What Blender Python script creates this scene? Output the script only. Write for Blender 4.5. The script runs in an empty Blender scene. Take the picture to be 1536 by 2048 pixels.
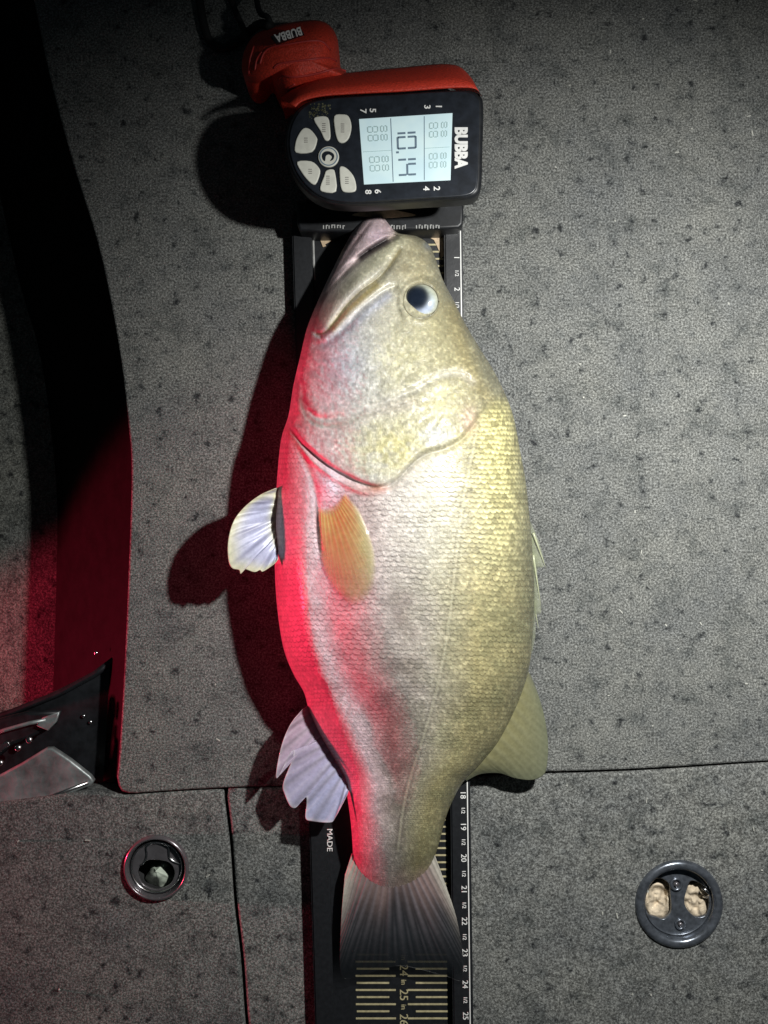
import bpy, math, random
import numpy as np
from mathutils import Vector, Matrix
random.seed(7); rng = np.random.default_rng(7)
sc = bpy.context.scene; COL = sc.collection
PI = math.pi
# ---------------------------------------------------------------- camera, world, lamps
CAMH = 0.80; PPM = 2520.0            # camera height over the deck; photo pixels per metre on the deck
def P(px, py, z=0.0):                # a point of the place at height z
    k = (CAMH - z) / CAMH / PPM
    return Vector(((px - 768) * k, (1024 - py) * k, z))
cam = bpy.data.cameras.new('camera'); co = bpy.data.objects.new('camera', cam); COL.objects.link(co)
co.location = (0, 0, CAMH); cam.sensor_fit = 'VERTICAL'; cam.sensor_height = 24
cam.lens = 24 * CAMH / (2048 / PPM); cam.clip_start = 0.01; cam.clip_end = 50
sc.camera = co
w = bpy.data.worlds.new('World'); sc.world = w; w.use_nodes = True
w.node_tree.nodes['Background'].inputs[0].default_value = (0.55, 0.75, 0.85, 1)
w.node_tree.nodes['Background'].inputs[1].default_value = 0.02
sc.view_settings.view_transform = 'Standard'; sc.view_settings.look = 'None'; sc.view_settings.exposure = 0
def spot(name, loc, tgt, power, col, angle, blend, size):
    l = bpy.data.lights.new(name, 'SPOT'); l.energy = power; l.color = col; l.spot_size = math.radians(angle)
    l.spot_blend = blend; l.shadow_soft_size = size
    o = bpy.data.objects.new(name, l); COL.objects.link(o); o.location = loc
    o.rotation_euler = (Vector(tgt) - Vector(loc)).to_track_quat('-Z', 'Y').to_euler(); return o
LZ = 0.49; LK = 1 / PPM
spot('head_lamp', ((1434 - 768) * LK, (1024 - 600) * LK, LZ), ((1270 - 768) * LK, (1024 - 1270) * LK, 0), 26, (1.0, 1.0, 0.97), 121, 1.0, 0.011)
spot('red_bow_light', (-0.90, -0.268, 0.015), (-0.05, -0.272, 0.015), 48, (1.0, 0.035, 0.10), 53, 0.12, 0.02)

# ---------------------------------------------------------------- helpers
def fin_obj(o, mat=None, parent=None):
    COL.objects.link(o)
    if mat is not None:
        o.data.materials.clear(); o.data.materials.append(mat)
    if parent is not None:
        o.parent = parent
        top = parent
        off = Vector((0, 0, 0))
        while top: off += top.location; top = top.parent
        o.location = o.location - off
    return o
def mesh_obj(name, verts, faces, mat, parent=None, smooth=True):
    me = bpy.data.meshes.new(name); me.from_pydata([tuple(v) for v in verts], [], faces); me.update()
    if smooth: me.polygons.foreach_set('use_smooth', [True] * len(me.polygons))
    return fin_obj(bpy.data.objects.new(name, me), mat, parent)
def thing(name, label, cat, loc=(0, 0, 0), group=None):
    o = bpy.data.objects.new(name, None); COL.objects.link(o); o.location = loc; o.empty_display_size = .02
    o['label'] = label; o['category'] = cat
    if group: o['group'] = group
    return o
def tag(o, label, cat):
    o['label'] = label; o['category'] = cat; return o
def cr(pts, n=8, closed=False):
    pts = [np.array(p, float) for p in pts]; out = []; m = len(pts)
    for i in range(m if closed else m - 1):
        if closed: a, b, c, d = pts[i - 1], pts[i], pts[(i + 1) % m], pts[(i + 2) % m]
        else: a, b, c, d = pts[max(i - 1, 0)], pts[i], pts[i + 1], pts[min(i + 2, m - 1)]
        for k in range(n):
            t = k / n
            out.append(.5 * ((2 * b) + (c - a) * t + (2 * a - 5 * b + 4 * c - d) * t * t + (3 * b - a - 3 * c + d) * t ** 3))
    if not closed: out.append(pts[-1])
    return out
def circle(cx, cy, r, n=48, ry=None):
    ry = ry or r
    return [(cx + r * math.cos(2 * PI * k / n), cy + ry * math.sin(2 * PI * k / n)) for k in range(n)]
def curve_mesh(cu, name):
    tmp = bpy.data.objects.new('tmp', cu); COL.objects.link(tmp)
    dg = bpy.context.evaluated_depsgraph_get(); dg.update()
    me = bpy.data.meshes.new_from_object(tmp.evaluated_get(dg)); me.name = name
    bpy.data.objects.remove(tmp); return me
def plate(name, outlines, ztop, thick, mat, parent=None, bevel=0.0006, res=2, smooth=True):
    """a flat solid with rounded rims; the first outline is the rim, the others are holes (photo pixels at height ztop)"""
    cu = bpy.data.curves.new(name, 'CURVE'); cu.dimensions = '2D'; cu.fill_mode = 'BOTH'
    cu.extrude = max(thick / 2 - bevel, 0.00001); cu.bevel_depth = bevel; cu.bevel_resolution = res; cu.offset = -bevel
    for ol in outlines:
        s = cu.splines.new('POLY'); s.points.add(len(ol) - 1); s.use_cyclic_u = True
        for k, p in enumerate(ol):
            v = P(p[0], p[1], ztop); s.points[k].co = (v.x, v.y, 0, 1)
    me = curve_mesh(cu, name)
    o = bpy.data.objects.new(name, me); o.location = (0, 0, ztop - thick / 2)
    me.transform(Matrix.Translation(o.location)); o.location = (0, 0, 0)
    if smooth:
        for p in me.polygons: p.use_smooth = abs(p.normal.z) < .999
    return fin_obj(o, mat, parent)
def text(name, body, px, py, z, size_px, rotdeg, mat, parent, sx=1.0, thick=0.0002, offset=0.0, tilt=(0, 0)):
    cu = bpy.data.curves.new(name, 'FONT'); cu.body = body; cu.size = size_px / PPM / 0.72; cu.extrude = thick; cu.offset = offset
    cu.align_x = 'CENTER'; cu.align_y = 'CENTER'; cu.resolution_u = 3
    me = curve_mesh(cu, name)
    M = Matrix.Translation(P(px, py, z)) @ Matrix.Rotation(tilt[1], 4, 'Y') @ Matrix.Rotation(tilt[0], 4, 'X') @ Matrix.Rotation(math.radians(rotdeg), 4, 'Z') @ Matrix.Diagonal((sx, 1, 1, 1))
    me.transform(M)
    return fin_obj(bpy.data.objects.new(name, me), mat, parent)
def pillow(name, outline, c, z0, zedge, hfun, mat, parent=None, rings=14):
    """a domed body over a closed outline: skirt from z0 to zedge, then hfun(r, px, py) towards the centre"""
    V = []; F = []; n = len(outline)
    for p in outline: V.append(P(p[0], p[1], z0) if False else Vector((*P(p[0], p[1], zedge).xy, z0)))
    for i in range(rings):
        r = 1 - i / rings
        for p in outline:
            x = c[0] + (p[0] - c[0]) * r; y = c[1] + (p[1] - c[1]) * r
            V.append(P(x, y, hfun(r, x, y)))
    V.append(P(c[0], c[1], hfun(0, c[0], c[1])))
    for i in range(rings):
        for k in range(n):
            a = i * n + k; b = i * n + (k + 1) % n
            F.append((a, a + n, b + n, b))
    L = rings * n
    for k in range(n): F.append((L + k, len(V) - 1, L + (k + 1) % n))
    o = mesh_obj(name, V, F, mat, parent)
    import bmesh
    bm = bmesh.new(); bm.from_mesh(o.data); bmesh.ops.recalc_face_normals(bm, faces=bm.faces); bm.to_mesh(o.data); bm.free()
    return o
def tube(name, pts, r, mat, parent=None, n=8, taper=None):
    pts = [Vector(p) for p in pts]; V = []; F = []; m = len(pts)
    for i, p in enumerate(pts):
        d = (pts[min(i + 1, m - 1)] - pts[max(i - 1, 0)]).normalized()
        u = d.orthogonal().normalized() if i == 0 else (u - d * u.dot(d)).normalized()
        v = d.cross(u); rr = r * (taper(i / (m - 1)) if taper else 1)
        for k in range(n): V.append(p + (u * math.cos(2 * PI * k / n) + v * math.sin(2 * PI * k / n)) * rr)
    for i in range(m - 1):
        for k in range(n):
            a = i * n + k; b = i * n + (k + 1) % n; F.append((a, b, b + n, a + n))
    F.append(tuple(range(n))[::-1]); F.append(tuple(range((m - 1) * n, m * n)))
    return mesh_obj(name, V, F, mat, parent)
def boxes(name, bl, mat, parent=None, kind=None, bev=0):
    """bl: list of 4-corner pixel quads with z0,z1 -> one mesh of solid slabs"""
    V = []; F = []
    for q, z0, z1 in bl:
        b = len(V)
        c = [P(p[0], p[1], z1) for p in q]
        V += [Vector((v.x, v.y, z0)) for v in c] + c
        F += [(b, b + 1, b + 2, b + 3), (b + 7, b + 6, b + 5, b + 4)] + [(b + k, b + 4 + k, b + 4 + (k + 1) % 4, b + (k + 1) % 4) for k in range(4)]
    o = mesh_obj(name, V, F, mat, parent, smooth=False)
    import bmesh
    bm = bmesh.new(); bm.from_mesh(o.data); bmesh.ops.recalc_face_normals(bm, faces=bm.faces)
    if bev: bmesh.ops.bevel(bm, geom=list(bm.edges), offset=bev, segments=2, affect='EDGES')
    bm.to_mesh(o.data); bm.free()
    if kind: o['kind'] = kind
    return o
def grid_obj(name, X, Y, Z, mat, parent=None, col=None, alpha=None, close=False):
    r, c = X.shape; V = np.stack([X, Y, Z], -1).reshape(-1, 3)
    me = bpy.data.meshes.new(name)
    i = np.arange(r - 1)[:, None] * c + np.arange(c - 1)[None, :]
    q = np.stack([i, i + c, i + c + 1, i + 1], -1).reshape(-1, 4)
    me.vertices.add(len(V)); me.vertices.foreach_set('co', V.ravel())
    me.loops.add(q.size); me.loops.foreach_set('vertex_index', q.ravel())
    me.polygons.add(len(q)); me.polygons.foreach_set('loop_start', np.arange(len(q)) * 4)
    me.polygons.foreach_set('use_smooth', np.ones(len(q), bool)); me.update(); me.validate()
    if col is not None:
        a = me.color_attributes.new('skin', 'FLOAT_COLOR', 'POINT')
        A = np.ones((len(V), 4)); A[:, :3] = col.reshape(-1, 3)
        if alpha is not None: A[:, 3] = alpha.ravel()
        a.data.foreach_set('color', A.ravel())
    return fin_obj(bpy.data.objects.new(name, me), mat, parent)

# value noise for numpy
_T = rng.random((256, 256))
def vn(x, y, s=1.0, o=0):
    x = np.asarray(x, float) / s + o * 17.3; y = np.asarray(y, float) / s + o * 9.1
    xi = np.floor(x).astype(int); yi = np.floor(y).astype(int); fx = x - xi; fy = y - yi
    fx = fx * fx * (3 - 2 * fx); fy = fy * fy * (3 - 2 * fy)
    g = lambda a, b: _T[a % 256, b % 256]
    return (g(xi, yi) * (1 - fx) + g(xi + 1, yi) * fx) * (1 - fy) + (g(xi, yi + 1) * (1 - fx) + g(xi + 1, yi + 1) * fx) * fy

# ---------------------------------------------------------------- materials
def new_mat(name):
    m = bpy.data.materials.new(name); m.use_nodes = True; nt = m.node_tree
    return m, nt, nt.nodes['Principled BSDF']
def noise(nt, scale, detail=3, rough=.6, vec=None, typ='ShaderNodeTexNoise'):
    n = nt.nodes.new(typ); n.inputs['Scale'].default_value = scale
    if typ == 'ShaderNodeTexNoise':
        n.inputs['Detail'].default_value = detail; n.inputs['Roughness'].default_value = rough
    if vec is None:
        vec = nt.nodes.get('TC') or nt.nodes.new('ShaderNodeTexCoord'); vec.name = 'TC'; vec = vec.outputs['Object']
    nt.links.new(vec, n.inputs['Vector']); return n
def ramp(nt, src, stops):
    r = nt.nodes.new('ShaderNodeValToRGB'); e = r.color_ramp.elements
    while len(e) < len(stops): e.new(.5)
    for k, (p, c) in enumerate(stops):
        e[k].position = p; e[k].color = (c[0], c[1], c[2], 1) if hasattr(c, '__len__') else (c, c, c, 1)
    nt.links.new(src, r.inputs[0]); return r.outputs[0]
def mul(nt, a, b, typ='MULTIPLY', fac=1.0):
    m = nt.nodes.new('ShaderNodeMix'); m.data_type = 'RGBA'; m.blend_type = typ; m.inputs[0].default_value = fac
    nt.links.new(a, m.inputs[6])
    if hasattr(b, 'links') or hasattr(b, 'is_linked'): nt.links.new(b, m.inputs[7])
    else: m.inputs[7].default_value = (*b, 1)
    return m.outputs[2]
def bump(nt, bsdf, h, dist, strength=1.0):
    b = nt.nodes.new('ShaderNodeBump'); b.inputs['Distance'].default_value = dist; b.inputs['Strength'].default_value = strength
    nt.links.new(h, b.inputs['Height']); nt.links.new(b.outputs[0], bsdf.inputs['Normal'])
def plain(name, col, rough=.5, metal=0, spec=.5, var=.25, nscale=300, bmp=.00008, coat=0):
    m, nt, b = new_mat(name)
    n = noise(nt, nscale, 4)
    c = ramp(nt, n.outputs[0], [(.25, tuple(x * (1 - var) for x in col)), (.75, tuple(min(1, x * (1 + var)) for x in col))])
    nt.links.new(c, b.inputs['Base Color']); b.inputs['Roughness'].default_value = rough
    b.inputs['Metallic'].default_value = metal; b.inputs['Specular IOR Level'].default_value = spec
    b.inputs['Coat Weight'].default_value = coat
    if bmp: bump(nt, b, n.outputs[0], bmp)
    return m
def carpet(name, tint=(1, 1, 1), k=1.0):
    m, nt, b = new_mat(name)
    f = noise(nt, 640, 3, .75); f2 = noise(nt, 1900, 2, .8)
    fine = ramp(nt, f.outputs[0], [(.34, .045 * k), (.5, .145 * k), (.66, .33 * k)])
    c = mul(nt, fine, ramp(nt, f2.outputs[0], [(.32, .42), (.68, 1.5)]))
    s = noise(nt, 105, 3, .6)
    c = mul(nt, c, ramp(nt, s.outputs[0], [(.30, (.22, .23, .25)), (.39, (.84, .85, .86)), (.5, 1.0)]))
    md = noise(nt, 38, 4, .7); c = mul(nt, c, ramp(nt, md.outputs[0], [(.32, (.60, .62, .63)), (.47, (.95, .95, .95)), (.6, 1.03)]))
    l = noise(nt, 14, 4, .65)
    c = mul(nt, c, ramp(nt, l.outputs[0], [(.3, (.78, .80, .82)), (.7, (1.06, 1.06, 1.02))]))
    c = mul(nt, c, tint)
    nt.links.new(c, b.inputs['Base Color'])
    b.inputs['Roughness'].default_value = .95; b.inputs['Specular IOR Level'].default_value = .12
    bump(nt, b, f.outputs[0], .0007, .8)
    return m
M = {}
M['carpet'] = carpet('carpet', (1.0, 1.01, .97))
M['carpet_low'] = carpet('carpet_low', (1, 1.02, .93), .8)
M['riser'] = plain('riser_vinyl', (.0032, .003, .003), .7, 0, .06, .8, 60, .0006)
M['under'] = plain('dark_underside', (.01, .01, .011), .8)
M['black'] = plain('black_plastic', (.010, .011, .013), .42, 0, .4, .6, 120)
M['face'] = plain('face_plastic', (.012, .015, .021), .33, 0, .5, .5, 120, .00005)
M['tray'] = plain('tray_black', (.012, .013, .015), .38, 0, .5, .3, 300)
M['red'] = plain('red_rubber', (.56, .045, .024), .48, 0, .4, .45, 700, .0006)
M['redrib'] = plain('red_rib', (.42, .04, .035), .5, 0, .4, .2, 900, .0001)
M['white'] = plain('white_print', (.74, .74, .72), .5, 0, .3, .1)
M['off'] = plain('cream_key', (.62, .62, .55), .45, 0, .4, .12, 200)
M['tan'] = plain('tan_print', (.5, .38, .25), .45, 0, .4, .25)
M['gold'] = plain('gold_print', (.42, .37, .22), .4, 0, .4, .3)
M['greyprint'] = plain('grey_print', (.33, .33, .32), .5, 0, .3, .3)
M['seg'] = plain('lcd_segment', (.14, .20, .26), .4, 0, .3, .1)
M['ghost'] = plain('lcd_ghost', (.40, .55, .56), .4, 0, .3, .1)
M['keyprint'] = plain('key_print', (.25, .24, .22), .5)
M['latch'] = plain('latch_plastic', (.13, .145, .17), .27, .65, .7, .5, 200, .0001)
M['steel'] = plain('steel', (.55, .55, .55), .25, 1, .5, .2, 300, .00008)
M['alu'] = plain('brushed_aluminium', (.30, .33, .33), .45, .6, .5, .6, 55, .0006)
M['foam'] = plain('weathered_foam', (.55, .46, .34), .85, 0, .3, .4, 130, .0015)
M['rag'] = plain('pale_fitting', (.5, .56, .47), .35, 0, .6, .3, 90, .001)
M['smoke'] = plain('smoky_ring', (.17, .16, .17), .25, .6, .6, .2, 200, .0001, .6)
M['cord'] = plain('black_cord', (.015, .016, .016), .7, 0, .3, .4, 900, .0004)
m, nt, b = new_mat('lcd'); n = noise(nt, 60, 2)
c = ramp(nt, n.outputs[0], [(.3, (.46, .61, .66)), (.7, (.54, .68, .69))]); nt.links.new(c, b.inputs['Base Color'])
nt.links.new(c, b.inputs['Emission Color']); b.inputs['Emission Strength'].default_value = .33; b.inputs['Roughness'].default_value = .3; M['lcd'] = m
def skin_mat():
    m, nt, b = new_mat('fish_skin')
    a = nt.nodes.new('ShaderNodeAttribute'); a.attribute_name = 'skin'
    n = noise(nt, 420, 3, .6)
    c = mul(nt, a.outputs['Color'], ramp(nt, n.outputs[0], [(.3, .86), (.7, 1.12)]))
    nt.links.new(c, b.inputs['Base Color'])
    n2 = noise(nt, 900, 2)
    r = ramp(nt, n2.outputs[0], [(.3, .3), (.7, .52)]); nt.links.new(r, b.inputs['Roughness'])
    b.inputs['Specular IOR Level'].default_value = .4
    b.inputs['Subsurface Weight'].default_value = .08; b.inputs['Subsurface Radius'].default_value = (.004, .002, .001); b.inputs['Subsurface Scale'].default_value = .6
    b.inputs['Coat Weight'].default_value = .12; b.inputs['Coat Roughness'].default_value = .2
    bump(nt, b, n2.outputs[0], .0004)
    return m
M['skin'] = skin_mat()
def fin_mat():
    m, nt, b = new_mat('fin_membrane')
    a = nt.nodes.new('ShaderNodeAttribute'); a.attribute_name = 'skin'
    n = noise(nt, 300, 3)
    c = mul(nt, a.outputs['Color'], ramp(nt, n.outputs[0], [(.3, .85), (.7, 1.1)]))
    nt.links.new(c, b.inputs['Base Color']); nt.links.new(a.outputs['Alpha'], b.inputs['Alpha'])
    b.inputs['Roughness'].default_value = .35; b.inputs['Coat Weight'].default_value = .2
    b.inputs['Transmission Weight'].default_value = 0
    return m
M['fin'] = fin_mat()

# ---------------------------------------------------------------- deck
FLOOR = -0.14
top_edge = [(20, -160), (62, -20), (98, 150), (143, 320), (198, 500), (236, 690), (256, 850), (262, 950), (256, 1150), (247, 1350), (238, 1500), (233, 1555)]
bot_edge = [(-150, -160), (-120, -20), (-70, 150), (-15, 330), (38, 560), (78, 700), (101, 850), (114, 1000), (113, 1150), (107, 1350), (102, 1500), (100, 1600)]
te = cr(top_edge, 8); be = cr(bot_edge, 8)
seamY = lambda x: 1588 - (x - 235) * 0.0487 + 2.0 * math.sin(x / 90.0)
corner = [(236, 1572), (243, 1583), (256, 1587)]
bottom_line = [(x, seamY(x) + (0.8 * math.sin(x * .31))) for x in range(270, 2050, 20)]
o = plate('deck_panel', [[tuple(p) for p in te] + corner + bottom_line + [(2050, -160)]], 0.0, .03, M['carpet'], None, .0022, 3); o['kind'] = 'structure'
# lower-right panel
vs = [(449 + (y - 1592) * .094 + 1.2 * math.sin(y / 37), y) for y in range(1592, 2300, 20)]
lr = [(x, seamY(x) + 3.4) for x in range(456, 2050, 20)] + [(2050, 2300)] + [(x + 5, y) for x, y in reversed(vs)]
o = plate('deck_panel', [lr], -.0006, .03, M['carpet'], None, .0026, 3); o['kind'] = 'structure'
latch_hole = circle(313, 1735, 58)
latch_hole2 = circle(1358, 1808, 80)
bpy.data.objects.remove(o)
o = plate('deck_panel', [lr, latch_hole2], -.0006, .03, M['carpet'], None, .0026, 3); o['kind'] = 'structure'
ll = [(-500, 1640), (0, 1606), (120, 1590), (190, 1583)] + [(x, seamY(x) + 3.2) for x in range(250, 446, 14)] + [(446, seamY(446) + 5)] + [(x, y + 6) for x, y in vs] + [(-500, 2300)]
o = plate('deck_panel', [ll, latch_hole], -.0012, .03, M['carpet'], None, .0026, 3); o['kind'] = 'structure'
V = [Vector((*P(p[0], p[1], 0).xy, -.004)) for p in te]; A = [P(p[0], p[1], FLOOR) for p in be]
m_ = min(len(V), len(A)); V = V[:m_]; A = A[:m_]; NR = 6; vv = []; ff = []
for k in range(NR + 1):
    for i in range(m_):
        f = k / NR; q = V[i].lerp(A[i], f); vv.append(q)
for k in range(NR):
    for i in range(m_ - 1):
        a = k * m_ + i; ff.append((a, a + m_, a + m_ + 1, a + 1))
o = mesh_obj('riser', vv, ff, M['riser']); o['kind'] = 'structure'
def slab(name, x0, y0, x1, y1, z, mat):
    o = mesh_obj(name, [(x0, y0, z), (x1, y0, z), (x1, y1, z), (x0, y1, z)], [(0, 1, 2, 3)], mat); o['kind'] = 'structure'; return o
slab('floor', -1.2, -1.0, -.15, 1.0, FLOOR, M['carpet_low'])
slab('hull_underside', -.15, -1.0, 1.2, 1.0, -.05, M['under'])
slab('hull_underside', -.9, -1.0, -.16, -.235, -.05, M['under'])

# ---------------------------------------------------------------- right latch
t = thing('deck_latch', 'round black latch ring set in the deck carpet right of the ruler', 'latch', P(1358, 1808))
def lathe(name, cx, cy, prof, mat, parent, n=64):
    V = []; F = []; c = P(cx, cy, 0); m = len(prof)
    for r, z in prof:
        for k in range(n): V.append((c.x + r * math.cos(2 * PI * k / n), c.y + r * math.sin(2 * PI * k / n), z))
    for i in range(m - 1):
        for k in range(n):
            a = i * n + k; b = i * n + (k + 1) % n; F.append((a, b, b + n, a + n))
    return mesh_obj(name, V, F, mat, parent)
q = 1 / PPM
lathe('ring', 1358, 1808, [(88 * q, -.0010), (87 * q, .0012), (84 * q, .0024), (79 * q, .0030), (74 * q, .0026), (70 * q, .0012), (69 * q, -.0015), (68.6 * q, -.004), (68.4 * q, -.012)], M['latch'], t)
lathe('lip', 1358, 1808, [(68.2 * q, -.0052), (67.5 * q, -.0040), (66 * q, -.0036), (64.5 * q, -.0042), (64 * q, -.0055)], M['latch'], t)
hl = cr([(1322, 1757), (1338, 1768), (1341, 1790), (1343, 1812), (1341, 1826), (1328, 1838), (1312, 1834), (1297, 1828), (1291, 1808), (1296, 1782), (1308, 1762)], 5, True)
hr = cr([(1382, 1762), (1402, 1768), (1418, 1786), (1425, 1808), (1422, 1824), (1404, 1834), (1388, 1832), (1374, 1818), (1369, 1802), (1374, 1780)], 5, True)
plate('latch_plate', [circle(1358, 1808, 69), hl, hr], -.0055, .004, M['latch'], t, .0006, 2)
lathe('cup', 1358, 1808, [(68.3 * q, -.010), (67 * q, -.024), (40 * q, -.0262), (0.3 * q, -.0262)], M['under'], t)
for (cx, cy, rx, ry) in ((1314, 1800, 36, 46), (1398, 1802, 37, 44)):
    ol = [(cx + rx * (1 + .10 * math.sin(3 * a + cx)) * math.cos(a), cy + ry * (1 + .08 * math.sin(4 * a + cx)) * math.sin(a)) for a in [2 * PI * k / 40 for k in range(40)]]
    pillow('filler', ol, (cx, cy), -.024, -.019, lambda r, x, y: -.017 + .0045 * (1 - r ** 4) + .0075 * (float(vn(x, y, 13)) - .5) + .003 * (float(vn(x, y, 5)) - .5), M['foam'], t, 22)
tube('hook', [P(1403, 1776, -.005), P(1412, 1780, -.003), P(1420, 1788, -.004), P(1416, 1794, -.009), P(1406, 1792, -.011)], .0013, M['steel'], t)
for cx, cy, r in ((1356, 1773, 11), (1364, 1853, 9)):
    s_ = lathe('pin_boss', cx, cy, [(r * q * 1.25, -.0054), (r * q * 1.2, -.0040), (r * q, -.0034), (r * q * .75, -.0040), (r * q * .7, -.0052), (.2 * q, -.0052)], M['latch'], t, 32)
    lathe('pin', cx, cy, [(r * q * .5, -.0050), (r * q * .45, -.0036), (r * q * .2, -.0030), (.1 * q, -.0029)], M['smoke'], s_, 20)

# ---------------------------------------------------------------- left latch
t = thing('deck_latch', 'small round latch ring glowing red in the lower left deck panel', 'latch', P(313, 1735))
lathe('ring', 313, 1735, [(65 * q, -.0012), (64.5 * q, .0022), (61 * q, .0040), (59 * q, .0036), (57 * q, .0016), (55 * q, -.001), (54.5 * q, -.004), (54.3 * q, -.016)], M['smoke'], t)
lathe('lip', 313, 1735, [(53 * q, -.0016), (52 * q, .0000), (50.6 * q, .0004), (49.4 * q, -.0004), (49 * q, -.002)], M['steel'], t)
nt_ = [(313 + 53 * math.cos(a), 1735 + 53 * math.sin(a)) for a in [2 * PI * k / 48 for k in range(48)]]
ho = cr([(293, 1722), (278, 1736), (277, 1752), (288, 1770), (313, 1779), (338, 1770), (349, 1750), (346, 1734), (335, 1724), (313, 1720)], 5, True)
plate('latch_plate', [nt_, ho], -.003, .003, M['smoke'], t, .0005, 2)
tube('notch_rim', [P(x, y, -.0022) for x, y in cr([(282, 1730), (290, 1722), (294, 1708), (293, 1694), (302, 1688), (320, 1686), (336, 1692), (338, 1704), (340, 1716), (350, 1724), (362, 1728)], 5)], .0007, M['steel'], t)
lathe('cup', 313, 1735, [(54.2 * q, -.010), (52 * q, -.024), (.3 * q, -.025)], M['under'], t)
ol = [(320 + 27 * (1 + .2 * math.sin(3 * a)) * math.cos(a), 1750 + 25 * (1 + .14 * math.sin(5 * a + 1)) * math.sin(a)) for a in [2 * PI * k / 40 for k in range(40)]]
pillow('cam_piece', ol, (312, 1742), -.022, -.017, lambda r, x, y: -.017 + .013 * (1 - r) + .004 * (float(vn(x, y, 9, 2)) - .5), M['rag'], t, 14)

# ---------------------------------------------------------------- foot pedal in the recess, lower left
t = thing('foot_pedal', 'black foot pedal with a scuffed aluminium side plate in the recess', 'pedal', P(60, 1500, -.06))
plate('base', [[(-300, 1600), (-120, 1500), (0, 1440), (60, 1408), (236, 1322), (240, 1400), (234, 1560), (215, 1582), (190, 1590), (0, 1640), (-300, 1760)]], -.030, .05, M['black'], t, .002, 3)
tube('front_rail', [P(-260, 1540, -.03), P(-60, 1452, -.029), P(30, 1422, -.028), P(120, 1386, -.0275), P(190, 1348, -.0275), P(238, 1312, -.028)], .0028, M['black'], t, 10)
sp = plate('side_plate', [[(-260, 1560), (-20, 1560), (40, 1528), (92, 1496), (104, 1496), (140, 1520), (180, 1552), (187, 1562), (182, 1571), (100, 1604), (0, 1640), (-260, 1735)]], -.006, .007, M['alu'], t, .0018, 3)
tube('plate_rib', [P(-250, 1712, -.0056), P(0, 1629, -.0056), P(95, 1596, -.0056), P(176, 1565, -.0056)], .0016, M['steel'], sp, 8)
plate('lever', [[(-200, 1600), (-200, 1510), (-10, 1440), (52, 1424), (118, 1424), (108, 1452), (66, 1474), (22, 1492), (-20, 1530)]], -.014, .010, M['black'], t, .0028, 3)
plate('bracket', [[(72, 1452), (84, 1436), (118, 1424), (112, 1444), (96, 1462)]], -.009, .004, M['alu'], t, .0008, 2)
plate('bracket', [[(-20, 1500), (14, 1482), (20, 1490), (-14, 1514)]], -.008, .005, M['steel'], t, .0008, 2)
tube('link_rod', [P(-40, 1478, -.010), P(10, 1460, -.009), P(60, 1446, -.009), P(92, 1440, -.010)], .0016, M['alu'], t, 10)
for cx, cy in ((36, 1496), (58, 1480), (0, 1526), (167, 1432), (181, 1444), (192, 1306)):
    c = P(cx, cy, -.012 if cx < 100 else (-.028 if cy > 1400 else -.03))
    V = []; F = []
    R_ = .0030 if cx < 100 else .0016
    for i in range(5):
        a = PI / 2 * i / 4
        for k in range(16): V.append((c.x + R_ * math.cos(a) * math.cos(2 * PI * k / 16), c.y + R_ * math.cos(a) * math.sin(2 * PI * k / 16), c.z + R_ * .7 * math.sin(a)))
    for i in range(4):
        for k in range(16):
            a = i * 16 + k; b_ = i * 16 + (k + 1) % 16; F.append((a, b_, b_ + 16, a + 16))
    mesh_obj('screw', V, F, M['steel'], t)

# ---------------------------------------------------------------- measuring board
R = thing('measuring_board', 'black fish measuring ruler with red grip and lit digital display', 'measuring board', P(780, 1000))
def lin(x0, x1, y): return x0 + (x1 - x0) * (y - 430) / (2048 - 430)
YE = 2190
def strip(a0, a1, b0, b1, y0=432, y1=YE): return [(lin(a0, a1, y0), y0), (lin(b0, b1, y0), y0), (lin(b0, b1, y1), y1), (lin(a0, a1, y1), y1)]
boxes('tray', [(strip(586, 632, 922, 945), 0.0002, .0040)], M['tray'], R, bev=.0004)
boxes('left_rail', [(strip(583, 630, 622, 668), 0.0001, .0135)], M['tray'], R, bev=.0012)
boxes('right_rail', [(strip(888, 906, 925, 947), 0.0001, .0135)], M['tray'], R, bev=.0012)
boxes('edge_line', [(strip(919.5, 939.5, 921.5, 941.5, 455, YE - 5), .0130, .01368)], M['white'], R)
boxes('inner_line', [(strip(624, 672, 627, 674, 470, 560), .0039, .0047)], M['greyprint'], R)
tk = []
y = 475.0; k = 0
while y < YE - 8:
    sh = (y - 430) / 1618.
    if k % 2 == 0: q_ = [(700 + 12 * sh, 780 + 12 * sh), (804 + 12 * sh, 886 + 11 * sh)]
    else: q_ = [(702 + 12 * sh, 767 + 12 * sh), (820 + 12 * sh, 886 + 11 * sh)]
    for a, b_ in q_: tk.append((((a, y - 1.7), (b_, y - 1.7), (b_, y + 1.7), (a, y + 1.7)), .0039, .0043))
    y += 14.2; k += 1
boxes('tick_mark', tk, M['gold'], R, kind='stuff')
for n_ in range(18, 28):
    yy = 1990 + (n_ - 25) * 49.5
    text('numeral', str(n_), 795 + 12, yy, .0042, 17, -90, M['gold'], R, 1.0)
    text('numeral', 'in', 795 + 12, yy + 24, .0042, 11, -90, M['gold'], R, 1.0)
for n_ in range(1, 27):
    yy = 452 + 63.2 * n_
    if 640 < yy < 1540: continue
    text('numeral', str(n_), lin(912, 931, yy), yy, .0137, 11, -90, M['white'], R, 1.05)
    text('numeral', '1/2', lin(912, 931, yy + 31), yy + 31, .0137, 7.5, -90, M['white'], R, 1.0)
text('lettering', 'MADE', 659, 1680, .0137, 11, -90, M['white'], R, 1.1)
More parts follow.
